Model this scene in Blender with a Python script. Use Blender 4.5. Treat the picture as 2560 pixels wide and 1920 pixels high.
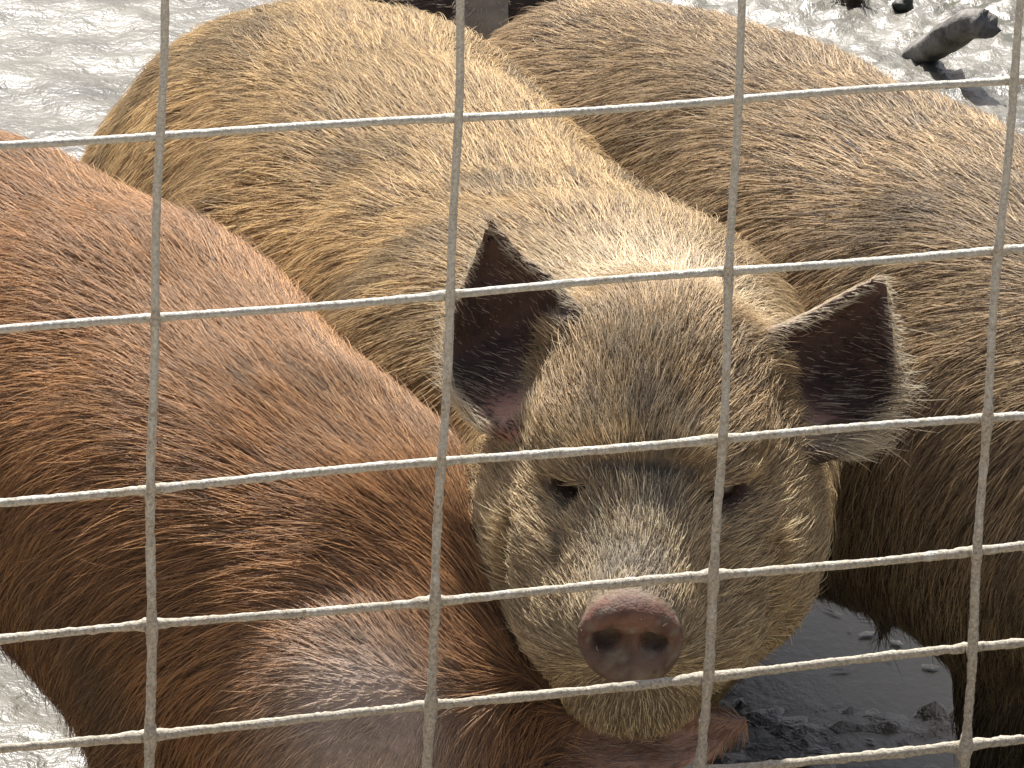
import bpy, math, random
import numpy as np
from mathutils import Matrix, Vector

for o in list(bpy.data.objects):
    bpy.data.objects.remove(o, do_unlink=True)
SC = bpy.context.scene
COL = SC.collection
R = math.radians
rng = np.random.default_rng(11)

# ------------------------------------------------------------------ camera
cam_d = bpy.data.cameras.new('camera')
cam = bpy.data.objects.new('camera', cam_d)
COL.objects.link(cam)
cam.location = (0.0, -3.3, 1.9)
cam.rotation_euler = (Matrix.Rotation(R(90 - 20), 3, 'X') @ Matrix.Rotation(R(2.48), 3, 'Z')).to_euler()
cam_d.sensor_width = 36.0
cam_d.lens = 13240.0 / 2560.0 * 36.0
cam_d.clip_start = 0.05
cam_d.clip_end = 500.0
SC.camera = cam

# ------------------------------------------------------------------ sky and sun
SUN_EL, SUN_AZ = 56.0, -11.0          # azimuth measured from +Y (away from camera), negative = left
world = bpy.data.worlds.new('World')
SC.world = world
world.use_nodes = True
wn = world.node_tree
wn.nodes.clear()
wo = wn.nodes.new('ShaderNodeOutputWorld')
wb = wn.nodes.new('ShaderNodeBackground')
ws = wn.nodes.new('ShaderNodeTexSky')
ws.sky_type = 'NISHITA'
ws.sun_disc = False
ws.sun_elevation = R(SUN_EL)
ws.sun_rotation = R(SUN_AZ)
ws.air_density = 0.8
ws.dust_density = 5.0
ws.ozone_density = 0.6
wb.inputs['Strength'].default_value = 0.08
wn.links.new(ws.outputs[0], wb.inputs[0])
wn.links.new(wb.outputs[0], wo.inputs[0])
sun_d = bpy.data.lights.new('sun', 'SUN')
sun_d.energy = 5.0
sun_d.angle = R(0.53)
sun_d.color = (1.0, 0.975, 0.94)
sun = bpy.data.objects.new('sun', sun_d)
COL.objects.link(sun)
SUN_DIR = Vector((math.sin(R(SUN_AZ)) * math.cos(R(SUN_EL)), math.cos(R(SUN_AZ)) * math.cos(R(SUN_EL)), math.sin(R(SUN_EL))))
sun.rotation_euler = SUN_DIR.to_track_quat('Z', 'Y').to_euler()
sun.location = SUN_DIR * 8
SC.view_settings.view_transform = 'Standard'
SC.view_settings.look = 'None'
SC.view_settings.gamma = 1.0
SC.view_settings.use_curve_mapping = False
SC.view_settings.exposure = 0.84
SC.render.engine = 'CYCLES'
SC.cycles.use_denoising = True
SC.cycles.max_bounces = 4
SC.cycles.diffuse_bounces = 3
SC.cycles.glossy_bounces = 3
SC.cycles.transmission_bounces = 2
SC.cycles.transparent_max_bounces = 8
SC.cycles.sample_clamp_indirect = 6.0
SC.cycles_curves.shape = 'RIBBONS'
SC.cycles_curves.subdivisions = 2

# ------------------------------------------------------------------ helpers
def V(*a):
    return np.array(a, dtype=float)

def nrm(v):
    v = np.asarray(v, float)
    return v / (np.linalg.norm(v, axis=-1, keepdims=True) + 1e-12)

def tag(o, label=None, cat=None, group=None, kind=None):
    if label: o['label'] = label
    if cat: o['category'] = cat
    if group: o['group'] = group
    if kind: o['kind'] = kind
    return o

def hash3(i, j, k, seed=0):
    n = (i.astype(np.int64) * 73856093) ^ (j.astype(np.int64) * 19349663) ^ (k.astype(np.int64) * 83492791) ^ (seed * 2654435761)
    n = (n ^ (n >> 13)) * 1274126177 & 0x7fffffff
    n = (n ^ (n >> 16)) * 2246822519 & 0x7fffffff
    return (n & 0xffffff) / float(0xffffff)

def noise3(p, seed=0):
    """value noise in -1..1 at points p (n,3)"""
    f = np.floor(p)
    t = p - f
    t = t * t * (3 - 2 * t)
    f = f.astype(np.int64)
    r = 0
    for a in (0, 1):
        wa = t[:, 0] if a else 1 - t[:, 0]
        for b in (0, 1):
            wb_ = t[:, 1] if b else 1 - t[:, 1]
            for c in (0, 1):
                wc = t[:, 2] if c else 1 - t[:, 2]
                r = r + wa * wb_ * wc * hash3(f[:, 0] + a, f[:, 1] + b, f[:, 2] + c, seed)
    return r * 2 - 1

def fbm(p, octv=4, seed=0, gain=0.5):
    r, a = 0, 1.0
    for i in range(octv):
        r = r + a * noise3(p * 2.03 ** i + 13.7 * i, seed + i)
        a *= gain
    return r

def mesh_np(name, verts, faces, smooth=True, mat=None, parent=None):
    """faces: (n,3) or (n,4) int array"""
    me = bpy.data.meshes.new(name)
    verts = np.asarray(verts, np.float32)
    faces = np.asarray(faces, np.int32)
    k = faces.shape[1]
    me.vertices.add(len(verts))
    me.vertices.foreach_set('co', verts.ravel())
    me.loops.add(faces.size)
    me.loops.foreach_set('vertex_index', faces.ravel())
    me.polygons.add(len(faces))
    me.polygons.foreach_set('loop_start', np.arange(0, faces.size, k, dtype=np.int32))
    me.polygons.foreach_set('loop_total', np.full(len(faces), k, np.int32))
    me.polygons.foreach_set('use_smooth', np.full(len(faces), smooth))
    me.update(calc_edges=True)
    me.validate()
    o = bpy.data.objects.new(name, me)
    COL.objects.link(o)
    if mat: me.materials.append(mat)
    if parent: o.parent = parent
    return o

def tube_arrays(path, rad, seg=10, cap=True):
    """swept tube: path (n,3), rad (n,) or (n,seg)"""
    path = np.asarray(path, float)
    rad = np.asarray(rad, float)
    if rad.ndim == 1: rad = np.repeat(rad[:, None], seg, 1)
    if cap:
        path = np.vstack([path[:1] - 1e-4 * nrm(path[1] - path[0]), path, path[-1:] + 1e-4 * nrm(path[-1] - path[-2])])
        rad = np.vstack([rad[:1] * 0.02, rad, rad[-1:] * 0.02])
    n = len(path)
    t = nrm(np.gradient(path, axis=0))
    ref = V(0, 0, 1) if abs(t[0, 2]) < 0.8 else V(1, 0, 0)
    a = nrm(np.cross(t, ref))
    b = np.cross(t, a)
    th = np.linspace(0, 2 * np.pi, seg, endpoint=False)
    vs = path[:, None] + rad[..., None] * (a[:, None] * np.cos(th)[None, :, None] + b[:, None] * np.sin(th)[None, :, None])
    i, j = np.meshgrid(np.arange(n - 1), np.arange(seg), indexing='ij')
    j2 = (j + 1) % seg
    f = np.stack([i * seg + j, (i + 1) * seg + j, (i + 1) * seg + j2, i * seg + j2], -1).reshape(-1, 4)
    vs = vs.reshape(-1, 3)
    if False:
        c0, c1 = len(vs), len(vs) + 1
        vs = np.vstack([vs, path[:1], path[-1:]])
        jj = np.arange(seg)
        f = np.vstack([f, np.stack([jj, (jj + 1) % seg, np.full(seg, c0), np.full(seg, c0)], -1)[:, [0, 1, 2, 2]],
                       np.stack([(n - 1) * seg + (jj + 1) % seg, (n - 1) * seg + jj, np.full(seg, c1), np.full(seg, c1)], -1)[:, [0, 1, 2, 2]]])
    return vs, f

def fix_quads(f):
    return f

# node helpers
class NT:
    def __init__(self, name):
        self.m = bpy.data.materials.new(name)
        self.m.use_nodes = True
        self.t = self.m.node_tree
        self.t.nodes.clear()
        self.out = self.t.nodes.new('ShaderNodeOutputMaterial')
    def n(self, kind, **kw):
        x = self.t.nodes.new(kind)
        for k, v in kw.items():
            if k in x.inputs: x.inputs[k].default_value = v
            else: setattr(x, k, v)
        return x
    def l(self, a, b):
        self.t.links.new(a, b)
    def ramp(self, fac, stops, interp='LINEAR'):
        r = self.t.nodes.new('ShaderNodeValToRGB')
        r.color_ramp.interpolation = interp
        e = r.color_ramp.elements
        while len(e) < len(stops): e.new(0.5)
        for x, (p, c) in zip(e, stops):
            x.position = p
            x.color = (*c, 1) if len(c) == 3 else c
        self.l(fac, r.inputs[0])
        return r.outputs[0]
    def noise(self, scale, detail=4, rough=0.55, co=None):
        x = self.n('ShaderNodeTexNoise')
        x.inputs['Scale'].default_value = scale
        x.inputs['Detail'].default_value = detail
        x.inputs['Roughness'].default_value = rough
        if co is not None: self.l(co, x.inputs['Vector'])
        return x
    def mix(self, fac, a, b, blend='MIX'):
        x = self.t.nodes.new('ShaderNodeMix')
        x.data_type = 'RGBA'
        x.blend_type = blend
        for s, v in ((x.inputs[0], fac), (x.inputs[6], a), (x.inputs[7], b)):
            if isinstance(v, (int, float)): s.default_value = v
            elif isinstance(v, tuple): s.default_value = (*v, 1) if len(v) == 3 else v
            else: self.l(v, s)
        return x.outputs[2]
    def math(self, op, a, b=None):
        x = self.n('ShaderNodeMath', operation=op)
        for s, v in ((x.inputs[0], a), (x.inputs[1], b)):
            if v is None: continue
            if isinstance(v, (int, float)): s.default_value = v
            else: self.l(v, s)
        return x.outputs[0]

# ------------------------------------------------------------------ materials
def mat_mud():
    T = NT('wet_mud')
    co = T.n('ShaderNodeTexCoord').outputs['Object']
    n1 = T.noise(1.3, 5, 0.6, co)
    n2 = T.noise(9.0, 6, 0.65, co)
    n4 = T.noise(62.0, 4, 0.6, co)
    n3 = T.noise(90.0, 3, 0.6, co)
    base = T.ramp(n1.outputs[0], [(0.3, (0.050, 0.048, 0.036)), (0.55, (0.105, 0.098, 0.072)), (0.75, (0.15, 0.14, 0.105))])
    base = T.mix(0.6, base, T.ramp(n2.outputs[0], [(0.3, (0.035, 0.033, 0.027)), (0.7, (0.17, 0.155, 0.12))]))
    rough = T.ramp(n2.outputs[0], [(0.3, (0.34,) * 3), (0.7, (0.48,) * 3)])
    # unseen camera-side dirt, made pale tan to bounce warm fill light
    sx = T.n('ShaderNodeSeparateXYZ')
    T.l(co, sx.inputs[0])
    fill_dirt = T.ramp(T.math('ADD', T.math('MULTIPLY', sx.outputs[1], -1.2), T.math('MULTIPLY', n1.outputs[0], 0.3)), [(0.45, (0, 0, 0)), (0.7, (1, 1, 1))])
    base = T.mix(fill_dirt, base, T.ramp(n2.outputs[0], [(0.3, (0.30, 0.235, 0.165)), (0.7, (0.46, 0.38, 0.28))]))
    rough = T.mix(fill_dirt, rough, (0.9, 0.9, 0.9))
    b = T.n('ShaderNodeBsdfPrincipled')
    T.l(base, b.inputs['Base Color'])
    T.l(rough, b.inputs['Roughness'])
    b.inputs['IOR'].default_value = 1.5
    b1 = T.n('ShaderNodeBump', Strength=1.0, Distance=0.0035)
    T.l(n4.outputs[0], b1.inputs['Height'])
    b2 = T.n('ShaderNodeBump', Strength=1.0, Distance=0.0016)
    T.l(n3.outputs[0], b2.inputs['Height'])
    T.l(b1.outputs[0], b2.inputs['Normal'])
    T.l(b2.outputs[0], b.inputs['Normal'])
    T.l(b.outputs[0], T.out.inputs[0])
    return T.m

def mat_water():
    T = NT('muddy_water')
    co = T.n('ShaderNodeTexCoord').outputs['Object']
    mp = T.n('ShaderNodeMapping')
    mp.inputs['Scale'].default_value = (1.0, 0.55, 1.0)
    T.l(co, mp.inputs[0])
    n1 = T.noise(34.0, 5, 0.65, mp.outputs[0])
    n2 = T.noise(150.0, 4, 0.7, mp.outputs[0])
    n3 = T.noise(3.0, 3, 0.5, co)
    sx = T.n('ShaderNodeSeparateXYZ')
    T.l(co, sx.inputs[0])
    # wind-ruffled open water on one side, still water between the pigs on the other
    ruf = T.ramp(T.math('ADD', T.math('MULTIPLY', sx.outputs[0], -3.0), T.math('MULTIPLY', n3.outputs[0], 0.5)), [(0.35, (0.45,) * 3), (0.75, (1, 1, 1))])
    b = T.n('ShaderNodeBsdfPrincipled')
    T.l(T.ramp(n3.outputs[0], [(0.35, (0.062, 0.062, 0.042)), (0.65, (0.10, 0.097, 0.066))]), b.inputs['Base Color'])
    T.l(T.ramp(ruf, [(0.2, (0.25,) * 3), (1, (0.36,) * 3)]), b.inputs['Roughness'])
    b.inputs['IOR'].default_value = 1.36
    T.l(T.ramp(ruf, [(0.3, (0.16,) * 3), (1, (0.5,) * 3)]), b.inputs['Specular IOR Level'])
    b1 = T.n('ShaderNodeBump', Distance=0.004)
    T.l(ruf, b1.inputs['Strength'])
    T.l(n1.outputs[0], b1.inputs['Height'])
    b2 = T.n('ShaderNodeBump', Distance=0.001)
    T.l(ruf, b2.inputs['Strength'])
    T.l(n2.outputs[0], b2.inputs['Height'])
    T.l(b1.outputs[0], b2.inputs['Normal'])
    T.l(b2.outputs[0], b.inputs['Normal'])
    T.l(b.outputs[0], T.out.inputs[0])
    return T.m

def mat_skin():
    T = NT('pig_skin')
    co = T.n('ShaderNodeTexCoord').outputs['Object']
    at = T.n('ShaderNodeAttribute')
    at.attribute_name = 'tint'
    n1 = T.noise(35.0, 5, 0.65, co)
    n2 = T.noise(220.0, 4, 0.6, co)
    c = T.mix(0.55, at.outputs['Color'], T.ramp(n1.outputs[0], [(0.32, (0.45, 0.43, 0.42)), (0.68, (1.25, 1.2, 1.15))]), 'MULTIPLY')
    b = T.n('ShaderNodeBsdfPrincipled')
    T.l(c, b.inputs['Base Color'])
    b.inputs['Roughness'].default_value = 0.65
    b.inputs['Specular IOR Level'].default_value = 0.18
    b1 = T.n('ShaderNodeBump', Strength=0.7, Distance=0.0016)
    T.l(n2.outputs[0], b1.inputs['Height'])
    vo = T.n('ShaderNodeTexVoronoi', Scale=230.0)
    vo.feature = 'DISTANCE_TO_EDGE'
    T.l(co, vo.inputs['Vector'])
    crk = T.ramp(vo.outputs['Distance'], [(0.0, (0, 0, 0)), (0.25, (1, 1, 1))])
    b3 = T.n('ShaderNodeBump', Strength=0.25, Distance=0.0008)
    T.l(crk, b3.inputs['Height'])
    T.l(b1.outputs[0], b3.inputs['Normal'])
    T.l(b3.outputs[0], b.inputs['Normal'])
    T.l(b.outputs[0], T.out.inputs[0])
    return T.m

def mat_hair():
    T = NT('pig_bristle')
    at = T.n('ShaderNodeAttribute')
    at.attribute_name = 'tint'
    b = T.n('ShaderNodeBsdfPrincipled')
    T.l(at.outputs['Color'], b.inputs['Base Color'])
    b.inputs['Roughness'].default_value = 0.45
    b.inputs['Specular IOR Level'].default_value = 0.28
    tr = T.n('ShaderNodeBsdfTranslucent')
    T.l(at.outputs['Color'], tr.inputs['Color'])
    mx = T.n('ShaderNodeMixShader', Fac=0.22)
    T.l(b.outputs[0], mx.inputs[1])
    T.l(tr.outputs[0], mx.inputs[2])
    T.l(mx.outputs[0], T.out.inputs[0])
    return T.m

def mat_simple(name, c0, c1, scale, rough=0.6, bump=0.0, bscale=None, metallic=0.0, spec=0.5):
    T = NT(name)
    co = T.n('ShaderNodeTexCoord').outputs['Object']
    n1 = T.noise(scale, 6, 0.65, co)
    b = T.n('ShaderNodeBsdfPrincipled')
    T.l(T.ramp(n1.outputs[0], [(0.33, c0), (0.67, c1)]), b.inputs['Base Color'])
    b.inputs['Roughness'].default_value = rough
    b.inputs['Metallic'].default_value = metallic
    b.inputs['Specular IOR Level'].default_value = spec
    if bump:
        n2 = T.noise(bscale or scale * 4, 5, 0.6, co)
        b1 = T.n('ShaderNodeBump', Strength=0.8, Distance=bump)
        T.l(n2.outputs[0], b1.inputs['Height'])
        T.l(b1.outputs[0], b.inputs['Normal'])
    T.l(b.outputs[0], T.out.inputs[0])
    return T.m

def mat_wire():
    T = NT('muddy_galvanised_wire')
    co = T.n('ShaderNodeTexCoord').outputs['Object']
    at = T.n('ShaderNodeAttribute')
    at.attribute_name = 'mud'
    n1 = T.noise(90.0, 6, 0.7, co)
    n2 = T.noise(420.0, 4, 0.7, co)
    fac = T.math('ADD', at.outputs['Fac'], T.math('MULTIPLY', T.math('SUBTRACT', n1.outputs[0], 0.5), 1.6))
    fac = T.ramp(fac, [(0.35, (0, 0, 0)), (0.62, (1, 1, 1))])
    zinc = T.ramp(n2.outputs[0], [(0.3, (0.34, 0.33, 0.28)), (0.7, (0.68, 0.66, 0.57))])
    mud = T.ramp(n2.outputs[0], [(0.3, (0.22, 0.19, 0.14)), (0.7, (0.64, 0.58, 0.46))])
    b = T.n('ShaderNodeBsdfPrincipled')
    T.l(T.mix(fac, zinc, mud), b.inputs['Base Color'])
    T.l(T.ramp(fac, [(0, (0.5,) * 3), (1, (0.85,) * 3)]), b.inputs['Roughness'])
    T.l(T.ramp(fac, [(0, (0.1,) * 3), (1, (0.0,) * 3)]), b.inputs['Metallic'])
    b1 = T.n('ShaderNodeBump', Strength=1.0, Distance=0.0015)
    T.l(n2.outputs[0], b1.inputs['Height'])
    T.l(b1.outputs[0], b.inputs['Normal'])
    T.l(b.outputs[0], T.out.inputs[0])
    return T.m

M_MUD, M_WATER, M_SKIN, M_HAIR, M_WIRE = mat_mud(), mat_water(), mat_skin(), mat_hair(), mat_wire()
M_EYE = mat_simple('dark_eye', (0.012, 0.008, 0.006), (0.03, 0.018, 0.012), 60, 0.08)
M_WOOD = mat_simple('weathered_wood', (0.07, 0.062, 0.054), (0.30, 0.28, 0.25), 30, 0.75, 0.004, 90)
M_CLOD = mat_simple('dark_clod', (0.02, 0.022, 0.014), (0.09, 0.085, 0.06), 40, 0.6, 0.006, 70)

# ------------------------------------------------------------------ ground and water
def make_ground():
    # graded grid: fine where the pen is, coarse out to the horizon
    def axis(lo, hi, h, far):
        mid = np.arange(lo, hi + 1e-6, h)
        g, out = h, []
        x = hi
        while x < far:
            g *= 1.25
            x += g
            out.append(x)
        g, out2 = h, []
        x = lo
        while x > -far:
            g *= 1.25
            x -= g
            out2.append(x)
        return np.array(out2[::-1] + list(mid) + out)
    xs = axis(-1.3, 1.3, 0.011, 90)
    ys = axis(0.6, 4.6, 0.013, 90)
    X, Y = np.meshgrid(xs, ys, indexing='ij')
    p = np.stack([X.ravel(), Y.ravel(), np.zeros(X.size)], 1)
    z = 0.010 * fbm(p * 2.2, 3, 3) + 0.006 * fbm(p * 11, 3, 9) + 0.003 * np.abs(fbm(p * 45, 2, 21))
    left = 1 / (1 + np.exp((p[:, 0] + 0.02) / 0.05))
    z = z - 0.010 * (1 - left) + left * (0.020 + 0.0020 * fbm(p * V(60, 45, 1), 2, 71))      # sloppy mud, finely dimpled, on one side
    def churn(c, w, amp, sd):            # lines of churned, hoof-broken mud
        d = np.exp(-((p[:, 1] - c) / w) ** 2) * (1 - left)
        return amp * d * (0.3 + np.abs(fbm(p * 55, 3, sd)) * 1.2)
    z += churn(1.07, 0.06, 0.011, 33) + churn(0.95, 0.03, 0.009, 35) + churn(3.45, 0.5, 0.013, 43) + churn(2.7, 0.3, 0.010, 47)
    z += 0.009 * np.clip((p[:, 1] - 2.2) / 0.4, 0, 1) * (1 - left)
    z = np.where(p[:, 1] < -0.2, np.maximum(z, 0.004) + 0.01, z)
    p[:, 2] = z
    nx, ny = X.shape
    i, j = np.meshgrid(np.arange(nx - 1), np.arange(ny - 1), indexing='ij')
    f = np.stack([i * ny + j, (i + 1) * ny + j, (i + 1) * ny + j + 1, i * ny + j + 1], -1).reshape(-1, 4)
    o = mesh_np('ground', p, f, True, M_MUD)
    tag(o, 'grey brown wet trampled mud across the pig pen', None, None, 'structure')
    # standing water filling the hollows
    xs = np.linspace(-6, 6, 25)
    ys = np.linspace(-0.2, 9, 22)
    X, Y = np.meshgrid(xs, ys, indexing='ij')
    p = np.stack([X.ravel(), Y.ravel(), np.full(X.size, 0.002)], 1)
    nx, ny = X.shape
    i, j = np.meshgrid(np.arange(nx - 1), np.arange(ny - 1), indexing='ij')
    f = np.stack([i * ny + j, (i + 1) * ny + j, (i + 1) * ny + j + 1, i * ny + j + 1], -1).reshape(-1, 4)
    w = mesh_np('water', p, f, True, M_WATER)
    tag(w, 'shallow muddy water standing in the hollows of the pen', None, None, 'structure')
make_ground()

# ------------------------------------------------------------------ implicit bodies
class Field:
    """signed distance grid filled by smooth unions of round cones, ellipsoids and sheets"""
    def __init__(self, lo, hi, h):
        self.lo, self.h = np.array(lo, float), h
        self.n = np.ceil((np.array(hi) - self.lo) / h).astype(int) + 1
        self.d = np.full(self.n, 0.15, np.float32)
    def _box(self, lo, hi):
        a = np.clip(np.floor((np.asarray(lo) - self.lo) / self.h).astype(int), 0, self.n)
        b = np.clip(np.ceil((np.asarray(hi) - self.lo) / self.h).astype(int) + 1, 0, self.n)
        if (b <= a).any(): return None, None
        sl = tuple(slice(x, y) for x, y in zip(a, b))
        ax = [self.lo[i] + self.h * np.arange(a[i], b[i]) for i in range(3)]
        return sl, np.stack(np.meshgrid(*ax, indexing='ij'), -1).astype(np.float32)
    def _put(self, sl, v, k, sub=False):
        a = self.d[sl]
        if sub:
            v = -v
            h = np.maximum(k - np.abs(a - v), 0) / k
            self.d[sl] = np.maximum(a, v) + h * h * k * 0.25
        else:
            h = np.maximum(k - np.abs(a - v), 0) / k
            self.d[sl] = np.minimum(a, v) - h * h * k * 0.25
    def cone(self, a, b, ra, rb, k=0.05, sub=False):
        a, b = np.asarray(a, float), np.asarray(b, float)
        m = max(ra, rb) + 0.10
        sl, P = self._box(np.minimum(a, b) - m, np.maximum(a, b) + m)
        if sl is None: return
        ab = (b - a).astype(np.float32)
        pa = P - a.astype(np.float32)
        t = np.clip((pa @ ab) / max(float(ab @ ab), 1e-9), 0, 1)
        d = np.linalg.norm(pa - t[..., None] * ab, axis=-1) - (ra + (rb - ra) * t)
        self._put(sl, d, k, sub)
    def ell(self, c, r, axes=None, k=0.05, sub=False):
        c = np.asarray(c, float)
        r = np.asarray(r, float)
        m = r.max() + 0.10
        sl, P = self._box(c - m, c + m)
        if sl is None: return
        q = P - c.astype(np.float32)
        if axes is not None: q = q @ np.asarray(axes, np.float32).T
        k0 = np.linalg.norm(q / r.astype(np.float32), axis=-1)
        k1 = np.linalg.norm(q / (r * r).astype(np.float32), axis=-1) + 1e-6
        self._put(sl, np.where(k0 < 0.05, -r.min(), k0 * (k0 - 1) / k1), k, sub)
    def sheet(self, pts, half, k=0.012):
        """thin shell of half thickness around densely sampled surface points"""
        pts = np.asarray(pts, np.float32)
        m = 0.04
        sl, P = self._box(pts.min(0) - m, pts.max(0) + m)
        if sl is None: return
        shp = P.shape[:3]
        q = P.reshape(-1, 3)
        best = np.full(len(q), 9.0, np.float32)
        hv = np.broadcast_to(np.asarray(half, np.float32), (len(pts),))
        pp = (pts ** 2).sum(1)
        for s in range(0, len(q), 4000):
            qq = q[s:s + 4000]
            d2 = (qq ** 2).sum(1)[:, None] + pp[None] - 2 * qq @ pts.T
            best[s:s + 4000] = (np.sqrt(np.maximum(d2, 0)) - hv[None]).min(1)
        self._put(sl, best.reshape(shp), k)
    def sample(self, p):
        q = (p - self.lo) / self.h
        q = np.clip(q, 0, np.array(self.n) - 1.001)
        f = q.astype(int)
        t = q - f
        r = 0
        for a in (0, 1):
            for b in (0, 1):
                for c in (0, 1):
                    w = (t[:, 0] if a else 1 - t[:, 0]) * (t[:, 1] if b else 1 - t[:, 1]) * (t[:, 2] if c else 1 - t[:, 2])
                    r = r + w * self.d[f[:, 0] + a, f[:, 1] + b, f[:, 2] + c]
        return r
    def grad(self, p):
        e = self.h * 0.8
        return nrm(np.stack([self.sample(p + V(*(e * (i == j) for j in range(3)))) - self.sample(p - V(*(e * (i == j) for j in range(3)))) for i in range(3)], 1))
    def mesh(self):
        d = self.d
        s = d < 0
        c = np.zeros(np.array(d.shape) - 1, np.int8)
        corners = [(a, b, e) for a in (0, 1) for b in (0, 1) for e in (0, 1)]
        sub = lambda arr, o: arr[o[0]:arr.shape[0] - 1 + o[0], o[1]:arr.shape[1] - 1 + o[1], o[2]:arr.shape[2] - 1 + o[2]]
        for o in corners: c += sub(s, o)
        cells = np.argwhere((c > 0) & (c < 8))
        vals = np.stack([d[cells[:, 0] + o[0], cells[:, 1] + o[1], cells[:, 2] + o[2]] for o in corners], 1)
        acc = np.zeros((len(cells), 3))
        cnt = np.zeros(len(cells))
        for i in range(8):
            for j in range(i + 1, 8):
                if sum(abs(x - y) for x, y in zip(corners[i], corners[j])) != 1: continue
                a, b = vals[:, i], vals[:, j]
                m = (a < 0) != (b < 0)
                t = np.where(m, a / np.where(m, a - b, 1), 0)
                acc += m[:, None] * (np.array(corners[i]) + t[:, None] * (np.array(corners[j]) - np.array(corners[i])))
                cnt += m
        v = self.lo + self.h * (cells + acc / cnt[:, None])
        idx = np.full(c.shape, -1, np.int64)
        idx[cells[:, 0], cells[:, 1], cells[:, 2]] = np.arange(len(cells))
        quads = []
        for ax in range(3):
            o1, o2 = [x for x in range(3) if x != ax]
            n = d.shape
            sl0 = [slice(1, n[i] - 1) for i in range(3)]
            sl1 = list(sl0)
            sl0[ax] = slice(0, n[ax] - 1)
            sl1[ax] = slice(1, n[ax])
            a, b = s[tuple(sl0)], s[tuple(sl1)]
            e = np.argwhere(a != b)
            inside0 = a[e[:, 0], e[:, 1], e[:, 2]]
            off = np.array([1, 1, 1])
            off[ax] = 0
            e = e + off
            def cell(d1, d2):
                q = e.copy()
                q[:, o1] -= d1
                q[:, o2] -= d2
                return idx[q[:, 0], q[:, 1], q[:, 2]]
            q = np.stack([cell(1, 1), cell(0, 1), cell(0, 0), cell(1, 0)], 1)
            flip = inside0 if ax != 1 else ~inside0
            q[~flip] = q[~flip][:, ::-1]
            quads.append(q)
        q = np.vstack(quads)
        q = q[(q >= 0).all(1)]
        for _ in range(2):
            g = self.grad(v)
            v = v - g * np.clip(self.sample(v), -self.h, self.h)[:, None] * 0.8
        return v, q

def resample(pts, n):
    pts = np.asarray(pts, float)
    # Catmull-Rom through the points
    P = np.vstack([2 * pts[0] - pts[1], pts, 2 * pts[-1] - pts[-2]])
    t = np.linspace(0, len(pts) - 1 - 1e-6, n)
    i = t.astype(int)
    u = (t - i)[:, None]
    a, b, c, d = P[i], P[i + 1], P[i + 2], P[i + 3]
    return 0.5 * (2 * b + (c - a) * u + (2 * a - 5 * b + 4 * c - d) * u ** 2 + (3 * b - a - 3 * c + d) * u ** 3)

def ear_sheet(outer, inner, cup, back=(0.1, 1, 0.1), n=44):
    """concave ear: both rim lines run from the tip to the root; the middle is pushed back"""
    A, B = resample(outer, n), resample(inner, n)
    u = np.linspace(0, 1, n)
    v = np.linspace(0, 1, n)
    S = A[:, None] * (1 - u)[None, :, None] + B[:, None] * u[None, :, None]
    wdt = np.linalg.norm(A - B, axis=1)
    dep = cup * (wdt / wdt.max())[:, None] * (1 - (2 * u - 1) ** 2)[None]
    S = S + dep[..., None] * nrm(V(*back))
    return S

def lumps(F, v, mask, amp=0.007, seed=0):
    """fat folds and muscle forms under the hide"""
    n = F.grad(v)
    k = amp * fbm(v * 6.5, 2, 300 + seed) + amp * 0.35 * fbm(v * 17, 2, 310 + seed)
    return v + n * (k * mask)[:, None]

def smooth_w(p, c, r):
    return np.exp(-((p - np.asarray(c)) ** 2).sum(1) / (r * r))

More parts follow.
